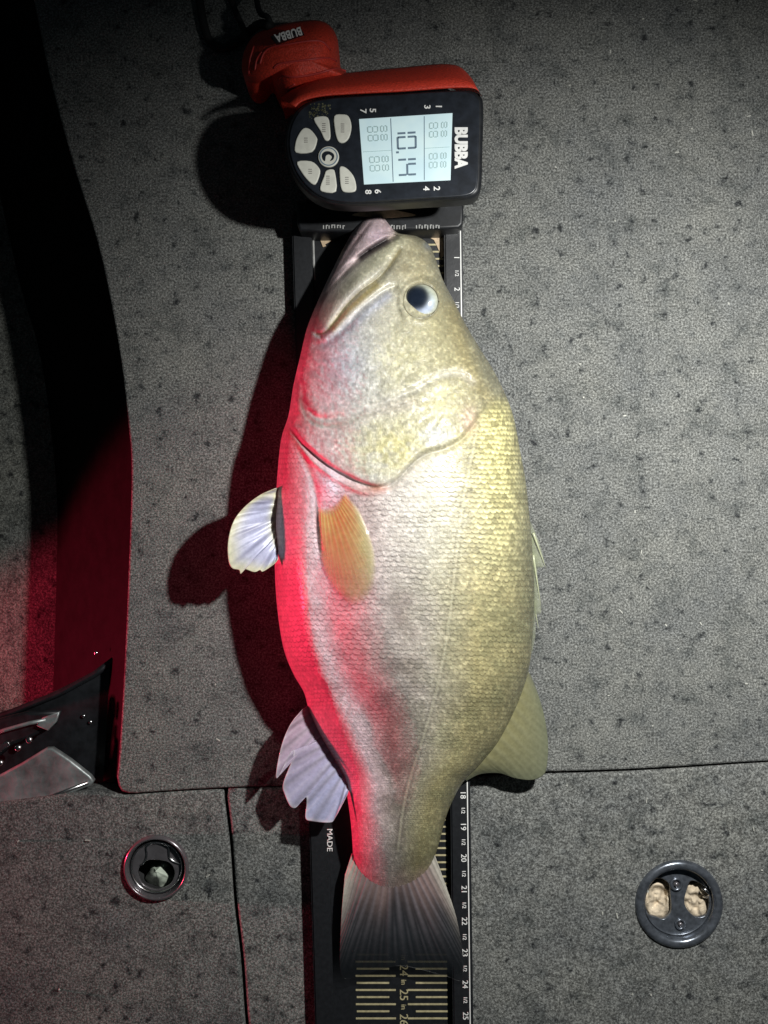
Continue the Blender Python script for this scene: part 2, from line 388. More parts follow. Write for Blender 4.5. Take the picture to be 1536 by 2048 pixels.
# tan border of the ruler sheet near the stop
for qd in ([([(636, 464), (700, 467), (700, 470), (636, 469)], .0039, .0052), ([(636, 468), (640, 469), (652, 492), (646, 494)], .0039, .0051),
     ([(822, 464), (886, 458), (886, 463), (822, 468)], .0039, .0052), ([(880, 462), (886, 462), (887, 512), (881, 516)], .0039, .0053)]):
    boxes('sheet_border', [qd], M['tan'], R)
plate('corner_decal', [[(641, 471), (672, 474), (662, 482), (648, 490)]], .0050, .001, M['tan'], R, .0001)
plate('corner_decal', [[(846, 468), (879, 464), (880, 505), (868, 480)]], .0050, .001, M['tan'], R, .0001)
# end stop
plate('end_stop', [cr([(594, 400), (594, 448), (600, 462), (640, 464), (880, 458), (918, 456), (926, 448), (928, 400)], 1, True)], .030, .029, M['black'], R, .002, 3)
plate('arrow_mark', [cr([(703, 430), (735, 420), (768, 417), (800, 422), (832, 430), (800, 434), (768, 436), (735, 434)], 3, True)], .0304, .0006, M['tan'], R, .0001)
tb = []
for x0, n_ in ((646, 8), (776, 7), (832, 9)):
    for k in range(n_):
        x = x0 + k * 5.6; yt = 449 + rng.random() * 2; hh = 6 + 3 * rng.random()
        tb.append((((x, yt), (x + 2.0, yt), (x + 2.0, yt + hh), (x, yt + hh)), .0300, .0303))
        if k % 2: tb.append((((x + 2.2, yt), (x + 4.4, yt), (x + 4.4, yt + 1.8), (x + 2.2, yt + 1.8)), .0300, .0303))
boxes('stop_marking', tb, M['greyprint'], R, kind='stuff')
# head: black body, face plate, red rubber body
ZF = .100
face = cr([(905, 177), (945, 179), (963, 190), (968, 215), (966, 300), (964, 365), (956, 388), (930, 397), (860, 401), (760, 407), (700, 409), (655, 404), (618, 386), (588, 352), (572, 310), (570, 270), (580, 236), (600, 210), (628, 197), (680, 190), (790, 184)], 4, True)
def grow(ol, g, c=(770, 292)): return [(c[0] + (p[0] - c[0]) * g, c[1] + (p[1] - c[1]) * g) for p in ol]
H = plate('housing', [face], ZF - .001, .020, M['black'], R, .004, 5)
fp = plate('face_plate', [grow(face, .955)], ZF, .003, M['face'], H, .0008, 3)
plate('neck', [[(605, 280), (906, 280), (908, 362), (604, 362)]], ZF - .021, .072, M['black'], R, .003, 3)
# red rubber skirt behind the face, sloping down to the deck
U = cr([(592, 214), (606, 203), (640, 194), (700, 189), (800, 184), (900, 177), (948, 178), (964, 192)], 6)
Lw = cr([(560, 196), (590, 176), (640, 155), (700, 145), (800, 135), (900, 128), (938, 150), (960, 190)], 6)
n_ = len(U); vv = []; ff = []
prof = [(0, .098), (.03, .101), (.10, .1015), (.45, .094), (.85, .074), (.97, .062), (1.0, .050), (1.0, .008)]
for f, z in prof:
    for i in range(n_):
        zz = z
        x = U[i][0] + (Lw[i][0] - U[i][0]) * f; y_ = U[i][1] + (Lw[i][1] - U[i][1]) * f
        if f == 1.0 and z < .02:
            w_ = P(x, y_, .05); vv.append(Vector((w_.x, w_.y, z)))
        else: vv.append(P(x, y_, zz))
for k in range(len(prof) - 1):
    for i in range(n_ - 1):
        a = k * n_ + i; ff.append((a, a + 1, a + n_ + 1, a + n_))
mesh_obj('rubber_sleeve', vv, ff, M['red'], R)
# grip
gol = cr([(700, 150), (715, 168), (640, 184), (592, 192), (566, 190), (550, 172), (536, 146), (520, 164), (502, 168), (486, 150), (484, 122), (492, 94), (512, 68), (548, 52), (600, 42), (640, 41), (664, 56), (676, 82), (676, 108), (682, 136)], 4, True)
def gh(r, x, y):
    z = .040 + .036 * (1 - r ** 2.6) ** .6 if r < 1 else .040
    for a in (96, 128, 160):                      # shallow moulded steps across the grip
        d = y - (a + .0012 * (x - 610) ** 2 - (x - 600) * .12); z -= .0016 / (1 + math.exp(-d / 3.0))
    return z
g = pillow('grip', gol, (606, 116), .004, .040, gh, M['red'], R, 22)
def on_grip(x, y):
    # nearest radial fraction inside outline
    best = 1
    dx, dy = x - 606, y - 116; ang = math.atan2(dy, dx); rr = math.hypot(dx, dy)
    rad = min(gol, key=lambda p: abs(math.atan2(math.sin(math.atan2(p[1] - 116, p[0] - 606) - ang), math.cos(math.atan2(p[1] - 116, p[0] - 606) - ang))))
    R0 = math.hypot(rad[0] - 606, rad[1] - 116); return gh(min(rr / R0, .995), x, y)
for ln in ([(520, 128), (528, 106), (545, 94), (580, 88), (620, 82), (645, 84), (660, 100)], [(548, 136), (558, 128), (580, 124), (620, 119), (655, 116), (672, 122)], [(556, 160), (566, 152), (590, 154), (630, 148), (670, 138), (692, 142)],
           [(573, 188), (578, 176), (590, 168)], [(498, 148), (500, 120), (508, 92)], [(510, 140), (514, 118), (524, 104)]):
    c_ = cr(ln, 5); tube('moulded_rib', [P(x, y, on_grip(x, y) + .0001) for x, y in c_], .0008, M['redrib'], g, 6)
bx = cr([(541, 72), (600, 54), (608, 66), (552, 86)], 1, True)
plate('badge', [bx], .0805, .004, M['black'], g, .0006, 2)
text('lettering', 'BUBBA', 577, 68.5, .0808, 15, 180 + 17, M['white'], g, 0.78, offset=.0002)
# lettering on the face
text('lettering', 'BUBBA', 921, 295, ZF + .0002, 21, -90, M['white'], fp, .80, offset=.0006)
for s_, x, y in (('7', 726, 222), ('5', 745, 221), ('3', 854, 214), ('1', 877, 213), ('8', 736, 384), ('6', 755, 383), ('4', 852, 377), ('2', 873, 377)):
    text('numeral', s_, x, y, ZF + .0002, 11, -90, M['white'], fp, 1.05, offset=.0001)
# screen
S4 = [(718, 238), (905, 226), (901, 360), (728, 369)]
sc_ = plate('screen', [S4], ZF + .0004, .001, M['lcd'], H, .0001)
def SP(u, v):   # u left-right, v top-bottom on the screen
    a = np.array(S4[0]) * (1 - u) + np.array(S4[1]) * u; b_ = np.array(S4[3]) * (1 - u) + np.array(S4[2]) * u
    return tuple(a * (1 - v) + b_ * v)
def sbar(u0, v0, u1, v1): return ([SP(u0, v0), SP(u1, v0), SP(u1, v1), SP(u0, v1)], ZF + .0003, ZF + .00065)
boxes('divider', [sbar(.335, .02, .343, .98)], M['seg'], sc_); boxes('divider', [sbar(.695, .02, .702, .98)], M['seg'], sc_)
boxes('divider', [sbar(.02, .5, .335, .507)], M['ghost'], sc_); boxes('divider', [sbar(.702, .5, .98, .507)], M['ghost'], sc_)
SEG = {'0': 'abcdef', '1': 'bc', '4': 'bcfg', '8': 'abcdefg', '5': 'acdfg', '2': 'abdeg', '6': 'acdefg', '3': 'abcdg', '7': 'abc', '9': 'abcdfg'}
def digit(ch, u0, u1, v0, v1, th=.022, tv=.03):
    """seven segments, glyph top towards +u, reading towards +v"""
    um = (u0 + u1) / 2; g_ = .012; o_ = []
    for s_ in SEG[ch]:
        if s_ == 'a': o_.append(sbar(u1 - th, v0 + g_, u1, v1 - g_))
        if s_ == 'd': o_.append(sbar(u0, v0 + g_, u0 + th, v1 - g_))
        if s_ == 'g': o_.append(sbar(um - th / 2, v0 + g_, um + th / 2, v1 - g_))
        if s_ == 'b': o_.append(sbar(um + g_, v1 - tv, u1 - g_, v1))
        if s_ == 'c': o_.append(sbar(u0 + g_, v1 - tv, um - g_, v1))
        if s_ == 'f': o_.append(sbar(um + g_, v0, u1 - g_, v0 + tv))
        if s_ == 'e': o_.append(sbar(u0 + g_, v0, um - g_, v0 + tv))
    return o_
for ch, v0, v1 in (('1', .16, .27), ('0', .30, .50), ('1', .56, .67), ('4', .71, .90)):
    boxes('digit', digit(ch, .395, .615, v0, v1), M['seg'], sc_)
boxes('decimal_point', [sbar(.385, .525, .415, .555)], M['seg'], sc_)
for u0, u1 in ((.08, .2), (.22, .30), (.75, .85), (.88, .95)):
    for v0 in (.12, .25, .58, .71):
        boxes('ghost_digit', digit('8', u0, u1, v0, v0 + .1, .012, .016), M['ghost'], sc_)
# keys
keys = [[(668, 232), (684, 228), (697, 232), (703, 252), (698, 275), (687, 285), (676, 282), (670, 262)],
        [(627, 238), (640, 232), (656, 235), (660, 256), (660, 277), (650, 280), (641, 262)],
        [(607, 256), (620, 258), (632, 272), (634, 282), (624, 303), (592, 305), (590, 288), (596, 270)],
        [(594, 323), (622, 322), (637, 334), (640, 346), (631, 368), (618, 363), (602, 343)],
        [(652, 341), (664, 338), (670, 345), (672, 382), (645, 383), (640, 374), (648, 352)],
        [(680, 333), (692, 335), (706, 350), (712, 368), (710, 382), (690, 384), (682, 376), (679, 350)]]
for kk, ol in enumerate(keys):
    kx = sum(p[0] for p in ol) / len(ol); ky = sum(p[1] for p in ol) / len(ol)
    kb = plate('key', [cr(ol, 3, True)], ZF + .0012, .0022, M['off'], H, .0007, 3)
    l_ = [9, 8, 4, 5, 8, 6][kk]
    br = []
    for j in range(l_ // 2 + 1):
        yy = ky - l_ + j * 4
        br.append((((kx - 3.5, yy), (kx + 3.5, yy), (kx + 3.5, yy + 1.8), (kx - 3.5, yy + 1.8)), ZF + .0011, ZF + .00135))
    boxes('key_marking', br, M['keyprint'], kb)
hb = plate('round_key', [circle(657, 313, 21, 40)], ZF + .0013, .0024, M['off'], H, .0007, 3)
plate('ring_marking', [circle(657, 313, 18.5, 40), circle(657, 313, 16.3, 40)], ZF + .00145, .0003, M['seg'], hb, .00002)
plate('hook_emblem', [cr([(644, 309), (650, 303), (660, 303), (668, 309), (667, 318), (660, 322), (664, 314), (658, 309), (652, 312), (650, 322), (645, 318)], 4, True)], ZF + .00145, .0003, M['face'], hb, .00002)
# dirt on the face, near the keys
dm = plain('dried_mud', (.10, .10, .06), .9, 0, .1, .5, 300, .0005)
db = []
for k in range(70):
    a = rng.random(3); x = 618 + 42 * a[0]; y_ = 207 + 30 * a[1]; s_ = .8 + 1.9 * a[2] ** 2
    db.append((((x - s_, y_), (x, y_ - s_), (x + s_, y_), (x, y_ + s_)), ZF - .0001, ZF + .0003))
boxes('mud_specks', db, dm, fp, kind='stuff')
# lanyard loops
L1 = cr([(545, 60, .045), (536, 35, .05), (520, 25, .04), (512, -10, .02), (510, -60, .01)], 6)
tube('lanyard', [P(*p) for p in L1], .0022, M['cord'], R)
L2 = cr([(540, 52, .05), (520, 48, .035), (500, 62, .01), (478, 82, .004), (450, 96, .004), (424, 88, .004), (408, 50, .004), (396, -20, .004), (390, -60, .004)], 6)
tube('lanyard', [P(*p) for p in L2], .0034, M['cord'], R)
L3 = cr([(500, 95, .02), (488, 60, .012), (470, 20, .005), (452, -30, .004), (446, -60, .004)], 6)
tube('lanyard', [P(*p) for p in L3], .0024, M['cord'], R)

# lint and crumbs caught in the carpet
lm = plain('lint', (.42, .42, .38), .8); lb = []
for k in range(90):
    x, y_ = rng.random() * 1536, rng.random() * 2048
    if x < 270 and y_ < 1640 or 440 < x < 1110: continue
    a, l_, w_ = rng.random() * PI, 1.5 + 4 * rng.random() ** 3, .8 + .6 * rng.random(); ca, sa = math.cos(a), math.sin(a)
    lb.append(([(x + l_ * ca - w_ * sa, y_ + l_ * sa + w_ * ca), (x - l_ * ca - w_ * sa, y_ - l_ * sa + w_ * ca), (x - l_ * ca + w_ * sa, y_ - l_ * sa - w_ * ca), (x + l_ * ca + w_ * sa, y_ + l_ * sa - w_ * ca)], -.0012, .0005))
o = boxes('carpet_lint', lb, lm, None, 'stuff'); o['label'] = 'pale crumbs and lint scattered on the grey deck carpet'; o['category'] = 'lint'

# ---------------------------------------------------------------- the bass
FB = .0050      # it lies on the tray floor
Lp = np.array([(755, 424), (738, 432), (716, 448), (690, 490), (655, 560), (628, 620), (613, 660), (601, 710), (587, 770), (577, 830), (562, 880), (554, 960), (550, 1050), (550, 1150), (556, 1230), (568, 1300), (588, 1350), (608, 1385), (618, 1420), (640, 1470), (668, 1520), (688, 1560), (697, 1610), (703, 1660), (706, 1710), (708, 1760)], float)
Rp = np.array([(758, 424), (770, 432), (780, 448), (796, 466), (832, 472), (858, 490), (872, 520), (886, 560), (907, 600), (932, 650), (962, 700), (987, 740), (1007, 780), (1026, 830), (1040, 900), (1051, 960), (1060, 1040), (1066, 1120), (1069, 1200), (1064, 1290), (1056, 1345), (1035, 1410), (1000, 1480), (960, 1530), (928, 1562), (906, 1600), (890, 1640), (880, 1680), (868, 1720), (860, 1760)], float)
def dense(A):
    c = np.array(cr([tuple(p) for p in A], 10)); k = np.argsort(c[:, 1], kind='stable'); return c[k]
Ld, Rd = dense(Lp), dense(Rp)
Lx = lambda y: np.interp(y, Ld[:, 1], Ld[:, 0]); Rx = lambda y: np.interp(y, Rd[:, 1], Rd[:, 0])
Hc = np.array([(424, .020), (440, .034), (480, .048), (560, .062), (650, .075), (750, .085), (900, .094), (1050, .097), (1200, .094), (1350, .080), (1450, .062), (1550, .048), (1650, .040), (1700, .033), (1732, .021), (1748, .013), (1760, .009)])
Hs = np.array(cr([tuple(p) for p in Hc], 10))
Hy = lambda y: np.interp(y, Hs[:, 0], Hs[:, 1])
def seg_dist(x, y, pts):
    """distance and signed side to a polyline"""
    d = np.full(np.shape(x), 1e9); sgn = np.zeros(np.shape(x)); tt = np.zeros(np.shape(x)); n = len(pts) - 1
    for i in range(n):
        ax, ay = pts[i]; bx_, by_ = pts[i + 1]; ux, uy = bx_ - ax, by_ - ay; L2 = ux * ux + uy * uy
        t = np.clip(((x - ax) * ux + (y - ay) * uy) / L2, 0, 1)
        dd = np.hypot(x - ax - t * ux, y - ay - t * uy); s = np.sign(ux * (y - ay) - uy * (x - ax))
        k = dd < d; d = np.where(k, dd, d); sgn = np.where(k, s, sgn); tt = np.where(k, (i + t) / n, tt)
    return d, sgn, tt
C = lambda p, n=4: [tuple(q) for q in cr(p, n)]
mouth = C([(792, 470), (770, 482), (745, 497), (724, 512), (700, 535), (668, 568), (640, 603)])
lipline = C([(735, 500), (700, 525), (660, 565), (632, 618)])
maxil = C([(800, 500), (776, 535), (752, 560), (720, 583), (692, 612), (672, 640), (652, 664), (634, 668)])
submax = C([(790, 575), (760, 588), (720, 620), (690, 655), (655, 685), (630, 690)])
jawend = C([(622, 612), (618, 640), (622, 660), (640, 672)])
preop = C([(603, 770), (606, 800), (618, 824), (645, 838), (690, 832), (740, 814), (790, 797), (840, 775), (880, 752), (920, 748), (945, 765)])
preop2 = C([(600, 800), (615, 835), (650, 852), (700, 842), (760, 822), (830, 806)])
gill = C([(560, 826), (580, 850), (605, 882), (640, 915), (680, 943), (720, 962), (752, 972), (780, 968), (800, 950), (822, 925), (850, 902), (890, 890), (925, 870), (948, 835), (950, 800)])
gill2 = C([(575, 860), (605, 900), (640, 935), (690, 968), (730, 984), (770, 980)])
isth = C([(585, 870), (605, 910), (622, 950), (632, 990), (634, 1040), (640, 1100)])
latl = C([(955, 850), (940, 930), (925, 1010), (912, 1120), (902, 1210), (890, 1300), (868, 1400), (845, 1480), (822, 1550), (806, 1620), (796, 1700)])
gx = np.array([p[0] for p in C([(540, 815), (580, 850), (605, 882), (640, 915), (680, 943), (720, 962), (752, 972), (780, 966), (800, 950), (822, 925), (850, 904), (890, 892), (925, 872), (955, 835), (990, 800), (1080, 790)])])
gy = np.array([p[1] for p in C([(540, 815), (580, 850), (605, 882), (640, 915), (680, 943), (720, 962), (752, 972), (780, 966), (800, 950), (822, 925), (850, 904), (890, 892), (925, 872), (955, 835), (990, 800), (1080, 790)])])
gillY = lambda x: np.interp(x, gx, gy)
G = lambda d, w: np.exp(-(d / w) ** 2)
sg = lambda v: 1 / (1 + np.exp(-np.clip(v, -40, 40)))
ridge_x = np.array([(900, 590), (1000, 600), (1150, 600), (1250, 612), (1350, 640), (1450, 690), (1550, 730), (1650, 745), (1760, 750)], float)
def relief(x, y):
    z = np.zeros(np.shape(x))
    d, s, t = seg_dist(x, y, mouth); z -= .0075 * G(d, 6) * sg((.55 - t) * 14) + .0018 * G(d, 5)
    z += .0028 * G(d, 26) * (s > 0) * 0 
    z -= .0012 * G(seg_dist(x, y, C([(740, 446), (705, 492), (668, 552), (640, 605)]))[0], 4) + .0008 * G(seg_dist(x, y, C([(700, 478), (672, 520), (645, 575)]))[0], 3.5)
    d, s, t = seg_dist(x, y, lipline); z -= .0014 * G(d, 4)
    d, s, t = seg_dist(x, y, maxil); z += np.where(s > 0, 1, -1) * 0; z -= .0030 * G(d, 6)
    z += .0030 * G(seg_dist(x, y, C([(790, 488), (740, 540), (690, 590), (645, 640)]))[0], 17)
    d, s, t = seg_dist(x, y, submax); z -= .0017 * G(d, 7)
    z += .0016 * G(seg_dist(x, y, C([(775, 560), (730, 600), (680, 645), (650, 672)]))[0], 9)
    d, s, t = seg_dist(x, y, jawend); z -= .0014 * G(d, 4)
    z += .0022 * G(np.hypot((x - 690) / 1.0, (y - 735) / 1.25), 62)
    d, s, t = seg_dist(x, y, preop); z -= .0016 * G(d, 7); z += .0008 * G(d - 14, 10)
    d, s, t = seg_dist(x, y, preop2); z -= .0013 * G(d, 5)
    # gill cover stands proud of the body behind it
    hy = gillY(x) - y; wv = sg((x - 565) / 8) * sg((975 - x) / 10)
    z += .0034 * sg(hy / 2.2) * G(np.maximum(hy, 0), 130) * wv
    z -= .0016 * G(hy + 5, 7) * wv
    d, s, t = seg_dist(x, y, gill2); z += .0016 * G(d, 6)
    z -= .0012 * G(seg_dist(x, y, isth)[0], 7)
    z += .0032 * G(np.hypot((x - 655) / .9, (y - 972) / 1.3), 26) * sg((y - gillY(x)) / 4)
    # opercle: shallow radiating folds
    a = np.arctan2(y - 800, x - 905); rr = np.hypot(x - 905, y - 800)
    z += .00022 * np.sin(a * 22) * G(rr - 75, 30) * (y < gillY(x)) * (y > 770)
    # eye socket
    e = np.hypot(x - 841, (y - 601)); z -= .0030 * sg((34 - e) / 2.0); z += .0016 * G(e - 41, 7)
    z += .0018 * G(np.hypot((x - 800) / 1.4, y - 540), 26) - .0012 * G(np.hypot(x - 779, y - 516), 4) - .0010 * G(np.hypot(x - 858, y - 492), 5)
    z -= .0018 * G(seg_dist(x, y, C([(872, 560), (845, 550), (815, 565), (795, 600), (800, 640)]))[0], 6) * .6
    # belly keel, and the hollow between it and the flank
    rx = np.interp(y, ridge_x[:, 0], ridge_x[:, 1]); on = sg((y - 960) / 40) * sg((1640 - y) / 60)
    z += (.0042 * G(x - rx, 28) - .0018 * G(x - rx - 52, 32) + .0052 * G(x - rx - 145, 62)) * on
    z += .0010 * (vn(x, y, 60, 1) - .5) + .0006 * (vn(x, y, 22, 2) - .5)
    # myomere folds by the dorsal
    z += .0008 * np.sin((x + .32 * (y - 1400)) / 6.2) * G(x - 1000 + (y - 1400) * .25, 26) * sg((y - 1330) / 30) * sg((1560 - y) / 20)
    return z
def body_z(x, y, rel=True):
    y = np.asarray(y, float); x = np.asarray(x, float)
    l, r = Lx(y), Rx(y); s = np.clip((x - (l + r) / 2) / ((r - l) / 2 + 1e-6), -1, 1); H_ = Hy(y)
    c = .46 - .11 * sg((y - 1130) / 40)
    z = FB + H_ * c + H_ * (1 - c) * (1 - np.abs(s) ** 2.08) ** .52
    if rel:
        edge = np.clip((1 - np.abs(s)) * 4, 0, 1); z = z + relief(x, y) * edge
    return z
# flecks brightened as glints in the colour, then faint dark flecks
    f = sg((vn(x, y, 4.2, 31) - .74) * 24) * sg((x - 700) / 60); Cc = Cc * (1 + .45 * f[..., None]); f = sg((vn(x, y, 5.0, 33) - .70) * 20); Cc = Cc * (1 - .12 * f[..., None])
    # scales
NS = 46.0
yt_ = np.linspace(424, 1770, 2000); pit = np.maximum(Rx(yt_) - Lx(yt_), 120) / NS * .92
a_int = np.concatenate([[0], np.cumsum(np.diff(yt_) / pit[:-1])])
def scales(x, y):
    l, r = Lx(y), Rx(y); t = (x - l) / (r - l + 1e-6)
    c = np.arccos(np.clip(1 - 2 * t, -1, 1)) / PI * NS * 1.05 + .5 * (vn(x, y, 40, 5) - .5) + .22 * (vn(x, y, 11, 25) - .5)
    a = np.interp(y, yt_, a_int) - 1.3 * np.abs(t - .45) + .6 * (vn(x, y, 40, 6) - .5) + .25 * (vn(x, y, 10, 26) - .5)
    h = np.full(x.shape, .0); done = np.zeros(x.shape, bool); e = np.ones(x.shape)
    f = np.floor(a)
    idn = np.zeros(x.shape)
    for dr in (-1, 0):
        rr = f + dr; cc = c + .5 * np.mod(rr, 2); u = cc - np.floor(cc) - .5; v = a - rr
        vm = .72 + .62 * np.sqrt(np.clip(1 - (u / .5) ** 2, 0, 1))
        ins = (v < vm) & ~done
        h = np.where(ins, .25 + .75 * v / vm, h); e = np.where(ins, np.minimum(e, (vm - v)), e)
        hh = np.sin(rr * 12.9898 + np.floor(cc) * 78.233) * 43758.5453; idn = np.where(ins, hh - np.floor(hh), idn)
        done |= ins
    return h, e, idn
def smask(x, y):
    beh = sg((y - gillY(x) - 14) / 6)
    dors = sg((x - 955 + (y - 790) * .0) / 14) * sg((y - 790) / 16)
    return np.clip(np.maximum(beh, dors), 0, 1) * sg((1752 - y) / 8)
def L3(*c): return np.array(c, float)
def mixc(C0, col, m): return C0 * (1 - m[..., None]) + np.asarray(col) * m[..., None]
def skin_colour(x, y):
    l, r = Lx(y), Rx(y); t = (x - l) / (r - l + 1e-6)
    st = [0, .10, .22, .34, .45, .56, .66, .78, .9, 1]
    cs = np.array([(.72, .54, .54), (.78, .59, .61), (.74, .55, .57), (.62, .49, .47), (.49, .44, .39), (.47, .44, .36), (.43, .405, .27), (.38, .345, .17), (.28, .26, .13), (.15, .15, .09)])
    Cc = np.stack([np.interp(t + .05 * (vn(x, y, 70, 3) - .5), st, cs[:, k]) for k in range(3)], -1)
    # upper flank pale silver towards the gill
    Cc = mixc(Cc, (.56, .56, .47), .35 * G(np.hypot((x - 860) / 1.1, (y - 1030) / 1.3), 110))
    # bright yellow-green shoulder
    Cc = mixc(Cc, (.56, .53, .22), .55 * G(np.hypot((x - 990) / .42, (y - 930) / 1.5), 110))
    # dusky broken band along the side
    bx_ = np.interp(y, [1150, 1300, 1450, 1600, 1750], [800, 800, 800, 790, 785])
    m = G(x - bx_, 42) * sg((y - 1160) / 50) * (.25 + .65 * sg((vn(x, y, 34, 8) - .5) * 14))
    Cc = mixc(Cc, (.17, .13, .115), .80 * m)
    # tail-ward olive
    Cc = mixc(Cc, (.27, .25, .13), .45 * sg((y - 1380) / 60) * sg((t - .60) * 12))
    Cc = mixc(Cc, (.16, .17, .09), .35 * sg((vn(x, y, 26, 9) - .62) * 16) * sg((t - .5) * 12) * sg((y - 1100) / 60))
    Cc = mixc(Cc, (.40, .28, .25), .55 * sg((y - 1728 - 10 * vn(x, y, 12, 60)) / 5))
    # head
    hd = 1 - sg((y - gillY(x)) / 6)
    hc = np.stack([np.interp(t, [0, .18, .38, .6, .8, 1], cs_) for cs_ in ([.74, .66, .55, .47, .35, .18], [.58, .61, .55, .46, .33, .17], [.56, .60, .49, .33, .19, .10])], -1)
    hm = hd * sg((905 - y) / 30 + (x - 700) * .02)
    Cc = Cc * (1 - hd[..., None]) + hc * hd[..., None]
    Cc = mixc(Cc, (.52, .49, .22), .55 * hd * G(np.hypot((x - 790) / 1.3, (y - 885) / 1.0), 75) * (.5 + .7 * vn(x, y, 18, 11)))
    Cc = mixc(Cc, (.50, .48, .24), .5 * hd * G(np.hypot((x - 800), (y - 720) / 1.1), 70) * (.4 + .9 * vn(x, y, 9, 12)))
    Cc = mixc(Cc, (.48, .54, .62), .55 * hd * G(np.hypot((x - 685), (y - 725) / 1.2), 52))
    Cc = mixc(Cc, (.66, .65, .60), .35 * hd * G(seg_dist(x, y, preop)[0], 10))
    Cc = mixc(Cc, (.62, .57, .50), .5 * hd * G(seg_dist(x, y, preop2)[0] , 13))
    Cc = mixc(Cc, (.26, .24, .17), .35 * hd * G(seg_dist(x, y, preop2)[0], 3.5))
    # jaws
    dm_, sm_, _ = seg_dist(x, y, mouth)
    jaw = (1 - sg((y - 600) / 12)) * sg((np.interp(y, [424, 470, 512, 568, 603, 640], [800, 790, 724, 668, 640, 620]) - x) / 3)
    Cc = mixc(Cc, (.72, .57, .57), .85 * jaw); Cc = mixc(Cc, (.60, .46, .55), .5 * jaw * G(np.hypot(x - 755, y - 470), 26))
    snout = hd * sg((560 - y) / 25) * (1 - jaw); Cc = mixc(Cc, (.42, .40, .26), .7 * snout)
    Cc = mixc(Cc, (.52, .52, .35), .7 * hd * G(seg_dist(x, y, C([(800, 485), (750, 525), (690, 580), (650, 635)]))[0], 16))
    Cc = mixc(Cc, (.60, .52, .44), .6 * hd * G(seg_dist(x, y, C([(665, 600), (645, 640), (632, 655)]))[0], 16))
    Cc = mixc(Cc, (.50, .41, .13), .8 * hd * G(seg_dist(x, y, C([(752, 570), (720, 598), (690, 625), (665, 655)]))[0], 9))
    Cc = mixc(Cc, (.20, .17, .07), .8 * hd * G(seg_dist(x, y, maxil)[0], 3))
    Cc = mixc(Cc, (.50, .53, .58), .8 * hd * G(seg_dist(x, y, C([(775, 592), (730, 628), (690, 665), (650, 690)]))[0], 10))
    Cc = mixc(Cc, (.30, .22, .20), .55 * hd * G(dm_, 2.6))
    Cc = mixc(Cc, (.16, .17, .13), .45 * hd * sg((x - (np.interp(y, [460, 500, 560, 640, 720], [835, 850, 872, 915, 955]))) / 7))
    Cc = mixc(Cc, (.30, .36, .40), .6 * G(np.hypot(x - 857, y - 491), 9)); Cc = mixc(Cc, (.66, .64, .50), .8 * G(np.hypot(x - 779, y - 516), 4))
    Cc = mixc(Cc, (.72, .70, .45), .6 * G(np.hypot((x - 765) * 1.8, y - 560), 14))
    Cc = mixc(Cc, (.012, .008, .01), 1.0 * G(seg_dist(x, y, C([(772, 482), (745, 497), (722, 514)]))[0], 7.5))
    for g3 in ([(740, 446), (705, 492), (668, 552), (640, 605)], [(700, 478), (672, 520), (645, 575)], [(722, 470), (690, 512), (655, 570)]): Cc = mixc(Cc, (.30, .19, .19), .42 * G(seg_dist(x, y, C(g3))[0], 2.6))
    # gill membrane, isthmus, pectoral root
    behind = 1 - hd
    Cc = mixc(Cc, (.60, .33, .29), .55 * G(seg_dist(x, y, gill2)[0], 8) * behind)
    Cc = mixc(Cc, (.38, .12, .05), .7 * G(np.hypot((x - 752) / 2, y - 975), 9))
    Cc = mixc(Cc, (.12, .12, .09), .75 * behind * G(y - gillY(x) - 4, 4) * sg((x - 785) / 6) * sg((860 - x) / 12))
    Cc = mixc(Cc, (.55, .22, .20), .5 * G(seg_dist(x, y, isth)[0], 6) * sg((1080 - y) / 20))
    Cc = mixc(Cc, (.84, .82, .90), .95 * G(np.hypot((x - 655) / .9, (y - 975) / 1.3), 30) * behind)
    Cc = mixc(Cc, (.45, .30, .24), .6 * G(np.hypot((x - 938) / .6, y - 840), 26))
    Cc = Cc * (1 + (.26 * (vn(x, y, 15, 51) - .5) + .20 * (vn(x, y, 30, 52) - .5))[..., None] * hd[..., None])
    Cc = mixc(Cc, (.56, .52, .20), .6 * hd * G(np.hypot((x - 790) / 1.5, (y - 900)), 48) * sg((vn(x, y, 11, 53) - .4) * 14))
    Cc = mixc(Cc, (.54, .50, .22), .5 * hd * G(np.hypot((x - 880), (y - 800) / .8), 45) * sg((vn(x, y, 9, 54) - .45) * 14))
    Cc = mixc(Cc, (.50, .54, .58), .6 * hd * G(np.hypot((x - 872) / 1.1, (y - 872) / .8), 24))
    Cc = mixc(Cc, (.30, .26, .12), .5 * hd * G(seg_dist(x, y, C([(905, 620), (925, 700), (950, 760), (985, 810)]))[0], 16))
    Cc = mixc(Cc, (.36, .31, .17), .45 * hd * G(np.hypot((x - 825) / 1.2, (y - 530)), 32) * sg((vn(x, y, 12, 55) - .35) * 12))
    # freckles on cheek and gill cover
    f = sg((vn(x, y, 4.2, 13) - .60) * 20) * hd * sg((y - 640) / 20)
    Cc = Cc * (1 - .14 * f[..., None]); f = sg((vn(x, y, 4.5, 14) - .70) * 20) * hd * sg((y - 640) / 20); Cc = Cc * (1 + .24 * f[..., None])
    # pale guanine flecks, their glint painted into the colour, and faint dark flecks
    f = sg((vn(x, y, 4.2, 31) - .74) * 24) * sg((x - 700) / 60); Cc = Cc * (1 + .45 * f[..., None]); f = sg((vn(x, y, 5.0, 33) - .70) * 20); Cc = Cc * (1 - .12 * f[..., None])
    # scales
    h, e, idn = scales(x, y); m = smask(x, y)
    dk = G(e, .16) * m
